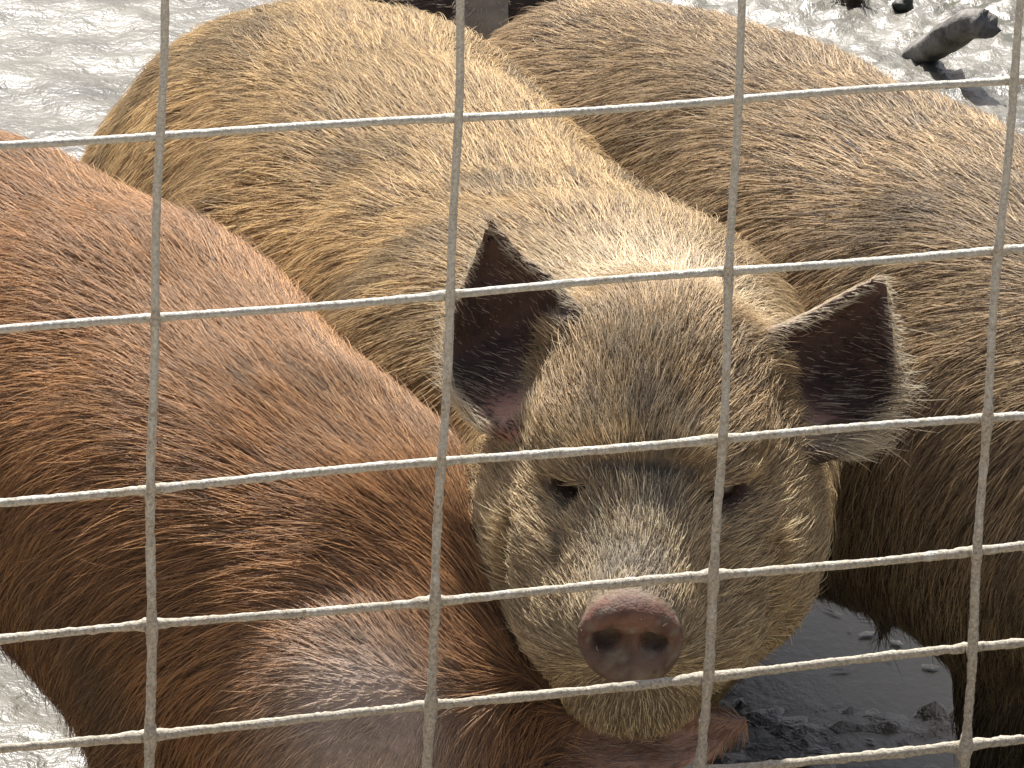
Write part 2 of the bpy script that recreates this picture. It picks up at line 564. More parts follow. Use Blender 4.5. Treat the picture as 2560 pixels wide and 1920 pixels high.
# ------------------------------------------------------------------ hair
CAMP = np.array([0, -3.3, 1.9])
def grow_hair(name, parent, v, q, flow, tintf, lengthf, count, rad=0.00030, seg=5, clump=0.007, lift=0.42, seed=1, cull=True, curl=0.10, mudamt=0.8):
    g = np.random.default_rng(seed)
    tri = np.vstack([q[:, [0, 1, 2]], q[:, [0, 2, 3]]])
    a, b, c = v[tri[:, 0]], v[tri[:, 1]], v[tri[:, 2]]
    cr = np.cross(b - a, c - a)
    area = np.linalg.norm(cr, axis=1) * 0.5
    nf = nrm(cr)
    mid = (a + b + c) / 3
    L = lengthf(mid)
    w = area * (L > 0.001)
    if cull:   # sides the photograph never shows carry a thinner coat
        facing = (nf * nrm(CAMP - mid)).sum(1)
        w = w * np.where(facing > -0.25, 1.0, 0.10)
        w = w * np.where(np.abs(mid[:, 0]) > 0.13 * (mid[:, 1] + 3.3) + 0.06, 0.15, 1.0)
        w = w * np.where(mid[:, 2] < 0.16, 0.35, 1.0)
    k = g.choice(len(tri), count, p=w / w.sum())
    r1, r2 = np.sqrt(g.random(count)), g.random(count)
    root = a[k] * (1 - r1)[:, None] + b[k] * (r1 * (1 - r2))[:, None] + c[k] * (r1 * r2)[:, None]
    n = nf[k]
    # smooth normals: average of vertex normals
    vn = np.zeros_like(v)
    for s in range(3): np.add.at(vn, tri[:, s], cr)
    vn = nrm(vn)
    n = nrm(vn[tri[k, 0]] * (1 - r1)[:, None] + vn[tri[k, 1]] * (r1 * (1 - r2))[:, None] + vn[tri[k, 2]] * (r1 * r2)[:, None])
    L = lengthf(root) * (0.50 + 0.65 * g.random(count)) * np.where(g.random(count) < 0.10, 1.45, 1.0)
    t = flow(root, n)
    # low frequency wander and tufts
    wv = np.stack([fbm(root * 12 + 50 * s, 2, seed + s) for s in range(3)], 1)
    t = t + 0.15 * wv + curl * g.normal(size=(count, 3))
    t = t - (t * n).sum(1)[:, None] * n
    t = nrm(t)
    # clump: hairs of one cell share a direction and lean to a common tip
    cell = np.floor((root + 0.25 * clump * g.normal(size=(count, 3))) / clump).astype(np.int64)
    hs = np.stack([hash3(cell[:, 0], cell[:, 1], cell[:, 2], 7 + s) for s in range(3)], 1) - 0.5
    t = nrm(t + 0.14 * hs - ((0.14 * hs) * n).sum(1)[:, None] * n)
    cc = (cell + 0.5) * clump
    pull = cc - root
    pull = pull - (pull * n).sum(1)[:, None] * n
    side = np.cross(n, t)
    # combed locks: long narrow streaks along the lie of the coat
    lk = np.stack([(root * side).sum(1) / 0.0055, (root * t).sum(1) / 0.045, (root * n).sum(1) / 0.03], 1)
    lock = noise3(lk, seed + 60) * 0.7 + noise3(lk * 2.3 + 9, seed + 61) * 0.5
    lf = (lift * np.clip(0.75 + 0.45 * lock + 0.7 * (g.random(count) - 0.4), 0.1, 2.2))[:, None]
    bend = g.normal(size=count)[:, None] * 0.09
    sv = np.linspace(0, 1, seg)
    pos = np.empty((count, seg, 3), np.float32)
    for i, s in enumerate(sv):
        pos[:, i] = root - n * 0.0006 + L[:, None] * (t * (s - 0.10 * s * s) + n * lf * (s - 0.72 * s * s) + side * bend * s * s) + pull * 0.42 * s
    rr = (rad * (0.7 + 0.6 * g.random(count)))[:, None] * (1.0 - 0.82 * sv ** 1.6)[None]
    hc = bpy.data.hair_curves.new(name)
    hc.add_curves([seg] * count)
    hc.position_data.foreach_set('vector', pos.ravel())
    at = hc.attributes.get('radius') or hc.attributes.new('radius', 'FLOAT', 'POINT')
    at.data.foreach_set('value', rr.astype(np.float32).ravel())
    tint = tintf(root, n, g)
    lum = (1 + 0.26 * hs[:, :1] + 0.26 * lock[:, None] + 0.20 * g.normal(size=(count, 1)))
    # dried mud: blotches and small splashes caught in the hair
    blot = np.clip((fbm(root * 9 + 3.1, 3, seed + 80) - 0.55) / 0.35, 0, 1) * 0.55
    spl = np.clip((noise3(root * 75, seed + 84) * 0.75 + noise3(root * 14, seed + 85) * 0.5 - 0.72) / 0.12, 0, 1) * 0.8
    md = (np.maximum(blot, spl) * mudamt)[:, None]
    tint = tint * (1 - md) + V(0.15, 0.125, 0.095) * md
    tint = np.clip(tint * np.clip(lum, 0.35, 1.9), 0.004, 0.95)
    ct = hc.attributes.new('tint', 'FLOAT_COLOR', 'CURVE')
    ct.data.foreach_set('color', np.hstack([tint, np.ones((count, 1))]).astype(np.float32).ravel())
    hc.materials.append(M_HAIR)
    o = bpy.data.objects.new(name, hc)
    COL.objects.link(o)
    o.parent = parent
    return o

def paint(o, v, col):
    at = o.data.attributes.new('tint', 'FLOAT_COLOR', 'POINT')
    at.data.foreach_set('color', np.hstack([col, np.ones((len(v), 1))]).astype(np.float32).ravel())

def pig_root(name, loc, label):
    e = bpy.data.objects.new(name, None)
    e.location = loc
    COL.objects.link(e)
    e.empty_display_size = 0.1
    tag(e, label, 'pig', 'pigs crowding along the wire fence')
    return e

def fix_parent(o, root):
    o.parent = root
    o.matrix_parent_inverse = Matrix.Translation(root.location).inverted()

def trunk(F, axis, radii, k=0.09):
    """chain of round cones following the barrel of the body"""
    for i in range(len(axis) - 1):
        F.cone(axis[i], axis[i + 1], radii[i], radii[i + 1], k)

def leg(F, pts, rs, k=0.05):
    for i in range(len(pts) - 1):
        F.cone(pts[i], pts[i + 1], rs[i], rs[i + 1], k if i == 0 else 0.03)

def lerp_rows(keys, vals, x):
    return np.stack([np.interp(x, keys, np.asarray(vals)[:, i]) for i in range(np.asarray(vals).shape[1])], 1)

DOWN = V(0, 0, -1)
def body_flow(axis, down=2.1):
    axis = np.asarray(axis, float)
    seg = nrm(axis[1:] - axis[:-1])           # axis runs from rump to head
    mids = (axis[1:] + axis[:-1]) / 2
    def f(p, n):
        w = np.exp(-((p[:, None] - mids[None]) ** 2).sum(2) / 0.16 ** 2) + 1e-9
        fwd = nrm((w[..., None] * seg[None]).sum(1))
        sidew = np.clip(1.05 - n[:, 2], 0, 1) ** 0.7
        t = -fwd + down * (0.1 + sidew[:, None]) * DOWN
        low = np.clip((0.26 - p[:, 2]) / 0.10, 0, 1)[:, None]
        t = t * (1 - low) + (DOWN * 1.0 - 0.3 * fwd) * low
        t = t - (t * n).sum(1)[:, None] * n
        return nrm(t)
    return f

DENS = 1.0

# ------------------------------------------------------------------ pig whose face is at the fence
def golden_pig():
    root = pig_root('pig', (0.0, 0.85, 0.0), 'golden tan pig facing the camera with snout at the wire fence')
    F = Field((-0.45, 0.10, -0.02), (0.42, 1.62, 0.74), 0.0050)
    axis = [V(-0.205, 1.40, 0.364), V(-0.155, 1.22, 0.386), V(-0.092, 1.02, 0.386), V(-0.005, 0.82, 0.385), V(0.068, 0.64, 0.415), V(0.098, 0.52, 0.455)]
    trunk(F, axis, [0.165, 0.19, 0.195, 0.185, 0.165, 0.125])
    F.ell((-0.25, 1.36, 0.37), (0.125, 0.14, 0.15), None, 0.08)       # ham
    F.ell((-0.10, 1.40, 0.37), (0.11, 0.14, 0.15), None, 0.08)
    F.ell((-0.035, 0.66, 0.36), (0.11, 0.13, 0.17), None, 0.09)      # shoulder, camera left
    F.ell((0.125, 0.72, 0.36), (0.085, 0.12, 0.16), None, 0.09)
    leg(F, [V(-0.05, 0.66, 0.30), V(-0.06, 0.64, 0.16), V(-0.06, 0.63, -0.01)], [0.085, 0.05, 0.04])
    leg(F, [V(0.13, 0.72, 0.28), V(0.12, 0.70, 0.16), V(0.12, 0.69, -0.01)], [0.085, 0.05, 0.04])
    leg(F, [V(-0.30, 1.36, 0.32), V(-0.31, 1.45, 0.18), V(-0.31, 1.42, -0.01)], [0.11, 0.055, 0.042])
    leg(F, [V(-0.12, 1.42, 0.32), V(-0.12, 1.50, 0.18), V(-0.12, 1.47, -0.01)], [0.11, 0.055, 0.042])
    # ---- head frame: f toward the snout, s to camera right, u up
    f = nrm(V(0.093, 0.165, 0.453) - V(0.108, 0.40, 0.50))
    s = nrm(V(1, 0.14, 0.03))
    s = nrm(s - (s @ f) * f)
    u = np.cross(s, f)
    if u[2] < 0: u = -u
    O = V(0.106, 0.39, 0.500)
    H = lambda a, b, c: O + a * f + b * s + c * u
    AX = np.stack([f, s, u])
    F.cone(axis[-1], H(-0.02, 0, 0.015), 0.125, 0.095, 0.06)                # neck
    F.ell(H(-0.005, 0, 0.040), (0.115, 0.080, 0.092), AX, 0.05)             # cranium
    for g in (-1, 1):
        F.ell(H(0.02, 0.064 * g, -0.048), (0.105, 0.066, 0.085), AX, 0.05)   # jowl
        F.ell(H(0.068, 0.046 * g, 0.068), (0.040, 0.030, 0.018), AX, 0.03)   # brow
        F.ell(H(0.085, 0.066 * g, -0.005), (0.05, 0.032, 0.030), AX, 0.03)   # cheek bone
        F.ell(H(0.125, 0.044 * g, -0.045), (0.072, 0.046, 0.048), AX, 0.035)  # upper lip
    F.cone(H(0.07, 0, 0.020), H(0.195, 0, -0.006), 0.062, 0.040, 0.045)     # bridge
    for g in (-1, 1):
        F.cone(H(0.04, 0.02 * g, -0.095), H(0.160, 0.016 * g, -0.090), 0.060, 0.034, 0.03)     # lower jaw
    for g in (-1, 1):                                                       # mouth line
        F.cone(H(0.185, 0.034 * g, -0.066), H(0.135, 0.074 * g, -0.070), 0.0035, 0.004, 0.008, True)
        F.cone(H(0.135, 0.074 * g, -0.070), H(0.095, 0.108 * g, -0.055), 0.004, 0.003, 0.008, True)
    for g in (-1, 1):                                                       # trough from the eye down beside the muzzle
        F.cone(H(0.122, 0.040 * g, 0.024), H(0.152, 0.048 * g, 0.004), 0.005, 0.003, 0.020, True)
        F.cone(H(0.105, 0.088 * g, 0.000), H(0.128, 0.090 * g, -0.036), 0.004, 0.003, 0.018, True)   # cheek fold
        F.ell(H(0.088, 0.026 * g, 0.078), (0.030, 0.016, 0.010), AX, 0.012)                        # frown ridges
        F.ell(H(0.100, 0.022 * g, 0.058), (0.026, 0.016, 0.009), AX, 0.012)
    for c_ in (0.086, 0.068, 0.048):                                        # skin folds between the brows
        F.cone(H(0.118, -0.034, c_), H(0.118, 0.034, c_), 0.006, 0.006, 0.012, True)
    N = H(0.232, 0, -0.003)
    EYES = {-1: H(0.099, -0.045, 0.040), 1: H(0.097, 0.0535, 0.045)}
    F.cone(H(0.19, 0, -0.004), H(0.224, 0, -0.003), 0.038, 0.034, 0.012)
    nf = nrm(f - 0.02 * u)
    ns, nu = s, np.cross(s, nf)
    if nu[2] < 0: nu = -nu
    DX = np.stack([nf, ns, nu])
    F.ell(N, (0.011, 0.0385, 0.031), DX, 0.006)                             # snout disc
    F.ell(N + 0.002 * nf - 0.014 * nu, (0.010, 0.029, 0.022), DX, 0.010)
    F.ell(N + 0.016 * nf, (0.011, 0.030, 0.023), DX, 0.008, True)           # slightly dished face of the disc
    for g in (-1, 1):
        F.ell(N + 0.006 * nf + 0.0165 * g * ns + 0.001 * nu, (0.022, 0.0108, 0.0086), DX, 0.005, True)
        e = EYES[g]
        F.ell(e + 0.006 * f + 0.004 * s * g, (0.022, 0.0175, 0.0095), AX, 0.012, True)
        F.ell(e + 0.000 * f - 0.015 * u + 0.004 * s * g, (0.014, 0.020, 0.007), AX, 0.01)
        F.ell(e + 0.002 * f + 0.015 * u + 0.002 * s * g, (0.014, 0.022, 0.007), AX, 0.01)
    # ---- ears
    earL = ear_sheet([(-0.021, 0.42, 0.673), (-0.033, 0.42, 0.633), (-0.047, 0.40, 0.605), (-0.047, 0.40, 0.57), (-0.035, 0.37, 0.55), (-0.015, 0.35, 0.537), (0.008, 0.345, 0.537)],
                     [(-0.021, 0.42, 0.673), (0.000, 0.41, 0.651), (0.024, 0.40, 0.636), (0.043, 0.385, 0.619), (0.050, 0.365, 0.598), (0.041, 0.35, 0.573), (0.024, 0.34, 0.551)], 0.040, (0.25, 1, 0.0))
    earR = ear_sheet([(0.272, 0.44, 0.637), (0.277, 0.43, 0.609), (0.281, 0.42, 0.581), (0.278, 0.41, 0.555), (0.26, 0.39, 0.534), (0.236, 0.37, 0.523), (0.210, 0.36, 0.524)],
                     [(0.272, 0.44, 0.637), (0.244, 0.43, 0.622), (0.215, 0.42, 0.607), (0.188, 0.40, 0.599), (0.176, 0.385, 0.584), (0.178, 0.37, 0.566), (0.194, 0.365, 0.542)], 0.042, (-0.25, 1, 0.0))
    for E in (earL, earR):
        n = E.shape[0]
        thick = np.linspace(0.0035, 0.0065, n)[:, None] * np.ones(n)[None]
        F.sheet(E.reshape(-1, 3), thick.ravel(), 0.012)
    F.cone((0.055, 0.40, 0.580), (0.042, 0.385, 0.600), 0.030, 0.012, 0.02)
    F.cone((0.165, 0.41, 0.570), (0.182, 0.40, 0.580), 0.030, 0.014, 0.02)
    v, q = F.mesh()
    v = lumps(F, v, np.clip((v[:, 1] - 0.46) / 0.1, 0, 1), 0.007, 1)
    # ---- regions
    eL, eR = EYES[-1], EYES[1]
    cL, cR = earL[14:, :].reshape(-1, 3).mean(0), earR[14:, :].reshape(-1, 3).mean(0)
    earpts = np.vstack([earL.reshape(-1, 3)[::3], earR.reshape(-1, 3)[::3]]).astype(np.float32)
    earC = (earL.reshape(-1, 3).mean(0), earR.reshape(-1, 3).mean(0))
    def ear_w(p):
        out = np.zeros(len(p))
        m = (p[:, 1] < 0.50) & (p[:, 2] > 0.50)
        if m.any():
            pm = p[m]
            d = np.full(len(pm), 9.0)
            near = np.minimum(np.linalg.norm(pm - earC[0], axis=1), np.linalg.norm(pm - earC[1], axis=1)) < 0.13
            pn = pm[near].astype(np.float32)
            dn = np.empty(len(pn))
            e2 = (earpts ** 2).sum(1)
            for s0 in range(0, len(pn), 4000):
                qq = pn[s0:s0 + 4000]
                dn[s0:s0 + 4000] = np.sqrt(np.maximum((qq ** 2).sum(1)[:, None] + e2[None] - 2 * qq @ earpts.T, 0).min(1))
            d[near] = dn
            out[m] = np.clip((0.014 - d) / 0.004, 0, 1)
        return out
    rimpts = np.vstack([earL[2:38, 0], earL[2:24, -1], earR[2:38, 0], earR[2:24, -1]]).astype(np.float32)
    def rim_w(p):
        out = np.zeros(len(p))
        m = ear_w(p) > 0.2
        if m.any():
            d = np.sqrt(np.maximum(((p[m][:, None] - rimpts[None]) ** 2).sum(2).min(1), 0))
            out[m] = np.clip((0.0075 - d) / 0.003, 0, 1)
        return out
    def inner_w(p, n):
        """inside of the ear cup"""
        return ear_w(p) * np.clip((n @ nrm(V(0, -1, 0.0))) * 2.2, 0, 1)
    def head_w(p):
        return np.clip((0.44 - p[:, 1]) / 0.10, 0, 1)
    def disc_w(p):
        return np.clip(((p - N) @ nf + 0.012) / 0.008, 0, 1) * (np.linalg.norm(p - N, axis=1) < 0.048)
    def local(p):
        d = p - O
        return d @ f, d @ s, d @ u
    def eye_w(p):
        return 1.5 * smooth_w(p, eL, 0.024) + 1.5 * smooth_w(p, eR, 0.024)
    def skin(p, n):
        base = np.tile(V(0.30, 0.205, 0.115), (len(p), 1))
        hw = head_w(p)[:, None]
        base = base * (1 - hw) + V(0.23, 0.18, 0.125) * hw
        e = np.clip(eye_w(p), 0, 1)[:, None]
        base = base * (1 - e) + V(0.12, 0.075, 0.055) * e
        iw = inner_w(p, n)[:, None]
        pink = (smooth_w(p, (0.005, 0.35, 0.545), 0.03) + smooth_w(p, (0.215, 0.37, 0.53), 0.035))[:, None]
        base = base * (1 - iw) + (V(0.10, 0.060, 0.046) * (1 - np.clip(pink, 0, 1)) + V(0.50, 0.28, 0.22) * np.clip(pink, 0, 1)) * iw
        dw = disc_w(p)[:, None]
        dirt = np.clip(0.5 + 0.8 * fbm(p * 90, 3, 5), 0, 1)[:, None]
        lowd = np.clip(0.5 - ((p - N) @ nu) / 0.02 + 0.7 * fbm(p * 60, 3, 8), 0, 1)[:, None]     # mud smeared on the lower half
        pk = V(0.175, 0.098, 0.072) * (1 - lowd) + V(0.15, 0.105, 0.085) * lowd
        crust = np.clip((fbm(p * 130, 3, 15) - 0.25) / 0.3, 0, 1)[:, None] * 0.75
        pk = pk * (0.6 + 0.6 * dirt) * (1 - crust) + V(0.22, 0.19, 0.15) * crust
        base = base * (1 - dw) + pk * dw
        return base
    body = mesh_np('body', v, q, True, M_SKIN)
    nv = F.grad(v)
    paint(body, v, skin(v, nv))
    fix_parent(body, root)
    for e, g in ((eL, -1), (eR, 1)):
        bpy.ops.mesh.primitive_uv_sphere_add(segments=20, ring_count=12, radius=0.012, location=tuple(e - 0.0015 * f))
        o = bpy.context.object
        o.name = 'eye'
        o.data.materials.append(M_EYE)
        o.data.polygons.foreach_set('use_smooth', [True] * len(o.data.polygons))
        fix_parent(o, root)
    bf = body_flow(axis)
    def flow(p, n):
        t = bf(p, n)
        hw = head_w(p)[:, None]
        a, b, c = local(p)
        th = -f * 0.55 + u * np.clip(0.25 + 3.0 * c, -0.7, 1)[:, None] + s * (np.clip(b / 0.08, -1, 1) * 0.8)[:, None]
        chin = np.clip((-0.055 - c) / 0.03, 0, 1)[:, None]
        th = th * (1 - chin) + (-u * 1.0 - f * 0.25 + s * (np.clip(b / 0.08, -1, 1) * 0.5)[:, None]) * chin
        t = t * (1 - hw) + th * hw
        ew = ear_w(p)[:, None]
        te = np.where((p[:, 0] < 0.11)[:, None], V(-0.75, 0.0, 0.55), V(0.75, 0.0, -0.15))
        t = t * (1 - ew) + te * ew
        t = t - (t * n).sum(1)[:, None] * n
        return nrm(t)
    def length(p):
        L = np.full(len(p), 0.042)
        hw = head_w(p)
        L = L * (1 - hw) + 0.026 * hw
        a, b, c = local(p)
        muz = np.clip((a - 0.08) / 0.1, 0, 1) * hw
        L = L * (1 - 0.45 * muz)
        L = L * (1 - 0.85 * np.clip(1.6 * (smooth_w(p, eL, 0.024) + smooth_w(p, eR, 0.024)), 0, 1))
        L = np.where(disc_w(p) > 0.3, np.where(fbm(p * 400, 1, 4) > 0.55, 0.004, 0.0), L)
        ew = ear_w(p)
        L = L * (1 - ew) + 0.012 * ew + 0.028 * ew * np.clip(smooth_w(p, (0.275, 0.41, 0.54), 0.05) + smooth_w(p, (0.235, 0.38, 0.522), 0.04), 0, 1) + 0.010 * ew * smooth_w(p, (-0.04, 0.38, 0.56), 0.04)
        L = L * (1 - 0.7 * ear_w(p) * np.clip(smooth_w(p, (0.0, 0.36, 0.548), 0.022) + smooth_w(p, (0.212, 0.38, 0.535), 0.024), 0, 1))
        return L
    def tint(p, n, g):
        m = len(p)
        k = fbm(p * 6, 3, 77)[:, None]
        gold = V(0.58, 0.43, 0.235) * (1 + 0.25 * k)
        dark = V(0.24, 0.17, 0.10)
        c = np.where(g.random((m, 1)) < 0.30, dark, gold)
        pale = V(0.80, 0.70, 0.52)
        mane = smooth_w(p, (0.12, 0.52, 0.60), 0.12)[:, None] * 0.8
        c = c * (1 - mane) + pale * mane
        hw = head_w(p)[:, None]
        grey = np.where(g.random((m, 1)) < 0.42, V(0.76, 0.64, 0.43), V(0.25, 0.185, 0.11))
        brown = np.where(g.random((m, 1)) < 0.4, V(0.60, 0.44, 0.25), V(0.26, 0.175, 0.088))
        a, b, cc = local(p)
        fore = np.clip((cc - 0.02) / 0.05, 0, 1)[:, None] * np.clip((0.13 - a) / 0.05, 0, 1)[:, None]
        tan = np.where(g.random((m, 1)) < 0.55, V(0.74, 0.58, 0.34), V(0.34, 0.24, 0.13))
        mid = np.exp(-(b / (0.055 + 0.02 * fbm(p * 20, 2, 88))) ** 2)[:, None]
        hc_ = tan * (1 - mid) + grey * mid
        hc_ = hc_ * (1 - fore) + brown * fore
        dust = np.clip(fbm(p * 28, 3, 89) - 0.15, 0, 1)[:, None] * (0.9 * mid)
        hc_ = hc_ * (1 - dust) + V(0.20, 0.18, 0.145) * dust
        c = c * (1 - hw) + hc_ * hw
        iw = inner_w(p, n)[:, None]
        c = c * (1 - iw) + np.where(g.random((m, 1)) < 0.25, V(0.46, 0.36, 0.26), V(0.085, 0.06, 0.045)) * iw
        iw = iw * (1 - rim_w(p)[:, None])
        c = c * (1 - rim_w(p)[:, None]) + V(0.62, 0.53, 0.38) * rim_w(p)[:, None]
        ew = (ear_w(p)[:, None] * (1 - iw))
        c = c * (1 - ew) + V(0.66, 0.58, 0.43) * ew
        return c
    # coat density differs: short dense hair on the head, longer on the body
    hsel = head_w(v)
    def len_body(p): return np.where(head_w(p) > 0.5, 0.0, length(p))
    def len_head(p): return np.where(head_w(p) > 0.5, length(p), 0.0)
    h1 = grow_hair('coat', root, v, q, flow, tint, len_body, int(190000 * DENS), 0.00027, 5, 0.006, 0.32, 3)
    fix_parent(h1, root)
    h2 = grow_hair('face_hair', root, v, q, flow, tint, len_head, int(60000 * DENS), 0.00026, 5, 0.005, 0.5, 5, False)
    fix_parent(h2, root)
    return root
golden_pig()

# ------------------------------------------------------------------ red pig with its head down
def red_pig():
    root = pig_root('pig', (-0.4, 0.7, 0.0), 'reddish brown pig at left with its head lowered under the other pig')
    F = Field((-1.02, 0.10, -0.02), (0.26, 1.30, 0.66), 0.0060)
    axis = [V(-0.75, 1.00, 0.375), V(-0.60, 0.90, 0.412), V(-0.445, 0.785, 0.406), V(-0.305, 0.64, 0.400), V(-0.212, 0.50, 0.378), V(-0.125, 0.41, 0.338), V(-0.04, 0.34, 0.28)]
    trunk(F, axis, [0.145, 0.160, 0.160, 0.158, 0.148, 0.142, 0.122])
    F.ell((-0.240, 0.47, 0.38), (0.070, 0.12, 0.12), None, 0.08)
    F.ell((-0.80, 0.93, 0.37), (0.12, 0.13, 0.15), None, 0.08)
    leg(F, [V(-0.235, 0.42, 0.34), V(-0.243, 0.365, 0.25), V(-0.240, 0.36, -0.01)], [0.07, 0.042, 0.036])
    # far foreleg reaching forward with a bare knee
    leg(F, [V(-0.135, 0.38, 0.34), V(-0.105, 0.255, 0.325), V(-0.105, 0.25, 0.15), V(-0.10, 0.26, -0.01)], [0.09, 0.080, 0.074, 0.05], 0.045)
    leg(F, [V(-0.82, 0.93, 0.28), V(-0.87, 0.97, 0.17), V(-0.85, 0.96, -0.01)], [0.10, 0.055, 0.042])
    leg(F, [V(-0.74, 1.07, 0.28), V(-0.79, 1.12, 0.17), V(-0.77, 1.11, -0.01)], [0.10, 0.055, 0.042])
    # head pushed down below the golden pig's chin
    F.cone((-0.05, 0.34, 0.28), (0.045, 0.30, 0.22), 0.125, 0.095, 0.06)
    F.cone((0.045, 0.30, 0.22), (0.10, 0.245, 0.10), 0.085, 0.045, 0.05)
    ear = ear_sheet([(0.178, 0.245, 0.355), (0.150, 0.250, 0.357), (0.118, 0.255, 0.355), (0.092, 0.265, 0.349), (0.055, 0.275, 0.342)],
                    [(0.178, 0.245, 0.355), (0.146, 0.240, 0.326), (0.117, 0.240, 0.319), (0.091, 0.250, 0.315), (0.055, 0.270, 0.310)], 0.012, (0, 1, 0.3), 36)
    F.sheet(ear.reshape(-1, 3), 0.006, 0.02)
    v, q = F.mesh()
    v = lumps(F, v, np.clip((0.05 - v[:, 0]) / 0.05, 0, 1), 0.007, 2)
    body = mesh_np('body', v, q, True, M_SKIN)
    def bare(p): return np.clip(smooth_w(p, (-0.085, 0.165, 0.38), 0.075) * 1.5, 0, 1)
    b = bare(v)[:, None]
    e = np.clip(1.4 * smooth_w(v, (0.13, 0.245, 0.335), 0.06), 0, 1)[:, None]
    col = V(0.19, 0.105, 0.06) * (1 - b) + V(0.38, 0.30, 0.25) * b
    col = col * (1 - e) + V(0.38, 0.255, 0.20) * e
    paint(body, v, col)
    fix_parent(body, root)
    bf = body_flow(axis, 1.6)
    def length(p):
        L = np.full(len(p), 0.046)
        L = L * (1 - 0.72 * np.clip(1.5 * smooth_w(p, (0.125, 0.245, 0.335), 0.065), 0, 1))
        return L * (1 - 0.75 * bare(p))
    def tint(p, n, g):
        m = len(p)
        k = fbm(p * 6, 3, 177)[:, None]
        c = np.where(g.random((m, 1)) < 0.34, V(0.16, 0.085, 0.047), V(0.46, 0.255, 0.115) * (1 + 0.25 * k))
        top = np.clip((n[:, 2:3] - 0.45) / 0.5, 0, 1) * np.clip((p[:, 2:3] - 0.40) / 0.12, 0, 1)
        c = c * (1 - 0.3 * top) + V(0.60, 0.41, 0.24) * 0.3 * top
        er = np.clip(1.4 * smooth_w(p, (0.13, 0.245, 0.335), 0.06), 0, 1)[:, None]
        c = c * (1 - er) + np.where(g.random((m, 1)) < 0.5, V(0.36, 0.20, 0.12), V(0.44, 0.33, 0.26)) * er
        bb = bare(p)[:, None]
        return c * (1 - bb) + V(0.58, 0.47, 0.37) * bb
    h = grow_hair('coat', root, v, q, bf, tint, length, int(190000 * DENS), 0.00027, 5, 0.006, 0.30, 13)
    fix_parent(h, root)
red_pig()

# ------------------------------------------------------------------ grey tan pig on the right
def grey_pig():
    root = pig_root('pig', (0.3, 1.2, 0.0), 'greyish tan pig at right, flank and foreleg behind the pricked ear')
    F = Field((-0.16, 0.30, -0.02), (0.90, 1.95, 0.66), 0.0065)
    axis = [V(0.085, 1.66, 0.315), V(0.13, 1.50, 0.335), V(0.215, 1.30, 0.355), V(0.315, 1.10, 0.365), V(0.415, 0.92, 0.37), V(0.50, 0.76, 0.37), V(0.58, 0.60, 0.36)]
    trunk(F, axis, [0.15, 0.175, 0.182, 0.182, 0.18, 0.17, 0.14])
    F.ell((0.045, 1.58, 0.33), (0.11, 0.14, 0.15), None, 0.08)
    F.ell((0.405, 0.83, 0.37), (0.075, 0.11, 0.13), None, 0.08)
    F.ell((0.315, 1.02, 0.305), (0.12, 0.20, 0.125), None, 0.08)    # sagging belly
    leg(F, [V(0.438, 0.82, 0.30), V(0.450, 0.79, 0.16), V(0.460, 0.77, -0.02)], [0.08, 0.052, 0.048])
    leg(F, [V(0.58, 0.90, 0.28), V(0.60, 0.88, 0.16), V(0.60, 0.87, -0.02)], [0.085, 0.055, 0.045])
    leg(F, [V(-0.03, 1.64, 0.28), V(-0.04, 1.72, 0.17), V(-0.04, 1.69, -0.02)], [0.10, 0.055, 0.042])
    leg(F, [V(0.14, 1.70, 0.28), V(0.14, 1.78, 0.17), V(0.14, 1.75, -0.02)], [0.10, 0.055, 0.042])
    F.cone((0.58, 0.60, 0.37), (0.64, 0.48, 0.33), 0.135, 0.10, 0.06)
    F.cone((0.64, 0.48, 0.32), (0.70, 0.36, 0.26), 0.085, 0.045, 0.05)
    for x, y, z in ((0.245, 1.0, 0.185), (0.325, 0.90, 0.195)):
        F.cone((x, y, z + 0.02), (x + 0.002, y, z - 0.030), 0.012, 0.0085, 0.012)
    v, q = F.mesh()
    v = lumps(F, v, np.ones(len(v)), 0.007, 3)
    body = mesh_np('body', v, q, True, M_SKIN)
    low = np.clip((0.26 - v[:, 2]) / 0.12, 0, 1)[:, None]
    paint(body, v, V(0.235, 0.165, 0.105) * (1 - low) + V(0.11, 0.085, 0.06) * low)
    fix_parent(body, root)
    bf = body_flow(axis, 2.6)
    def length(p): return np.full(len(p), 0.043)
    def tint(p, n, g):
        m = len(p)
        k = fbm(p * 6, 3, 277)[:, None]
        c = np.where(g.random((m, 1)) < 0.36, V(0.17, 0.125, 0.085), V(0.56, 0.425, 0.26) * (1 + 0.25 * k))
        low = np.clip((0.30 - p[:, 2]) / 0.14, 0, 1)[:, None]       # darker towards the belly and legs
        return c * (1 - low) + c * V(0.45, 0.45, 0.42) * low
    h = grow_hair('coat', root, v, q, bf, tint, length, int(160000 * DENS), 0.00032, 5, 0.008, 0.32, 23)
    fix_parent(h, root)
grey_pig()

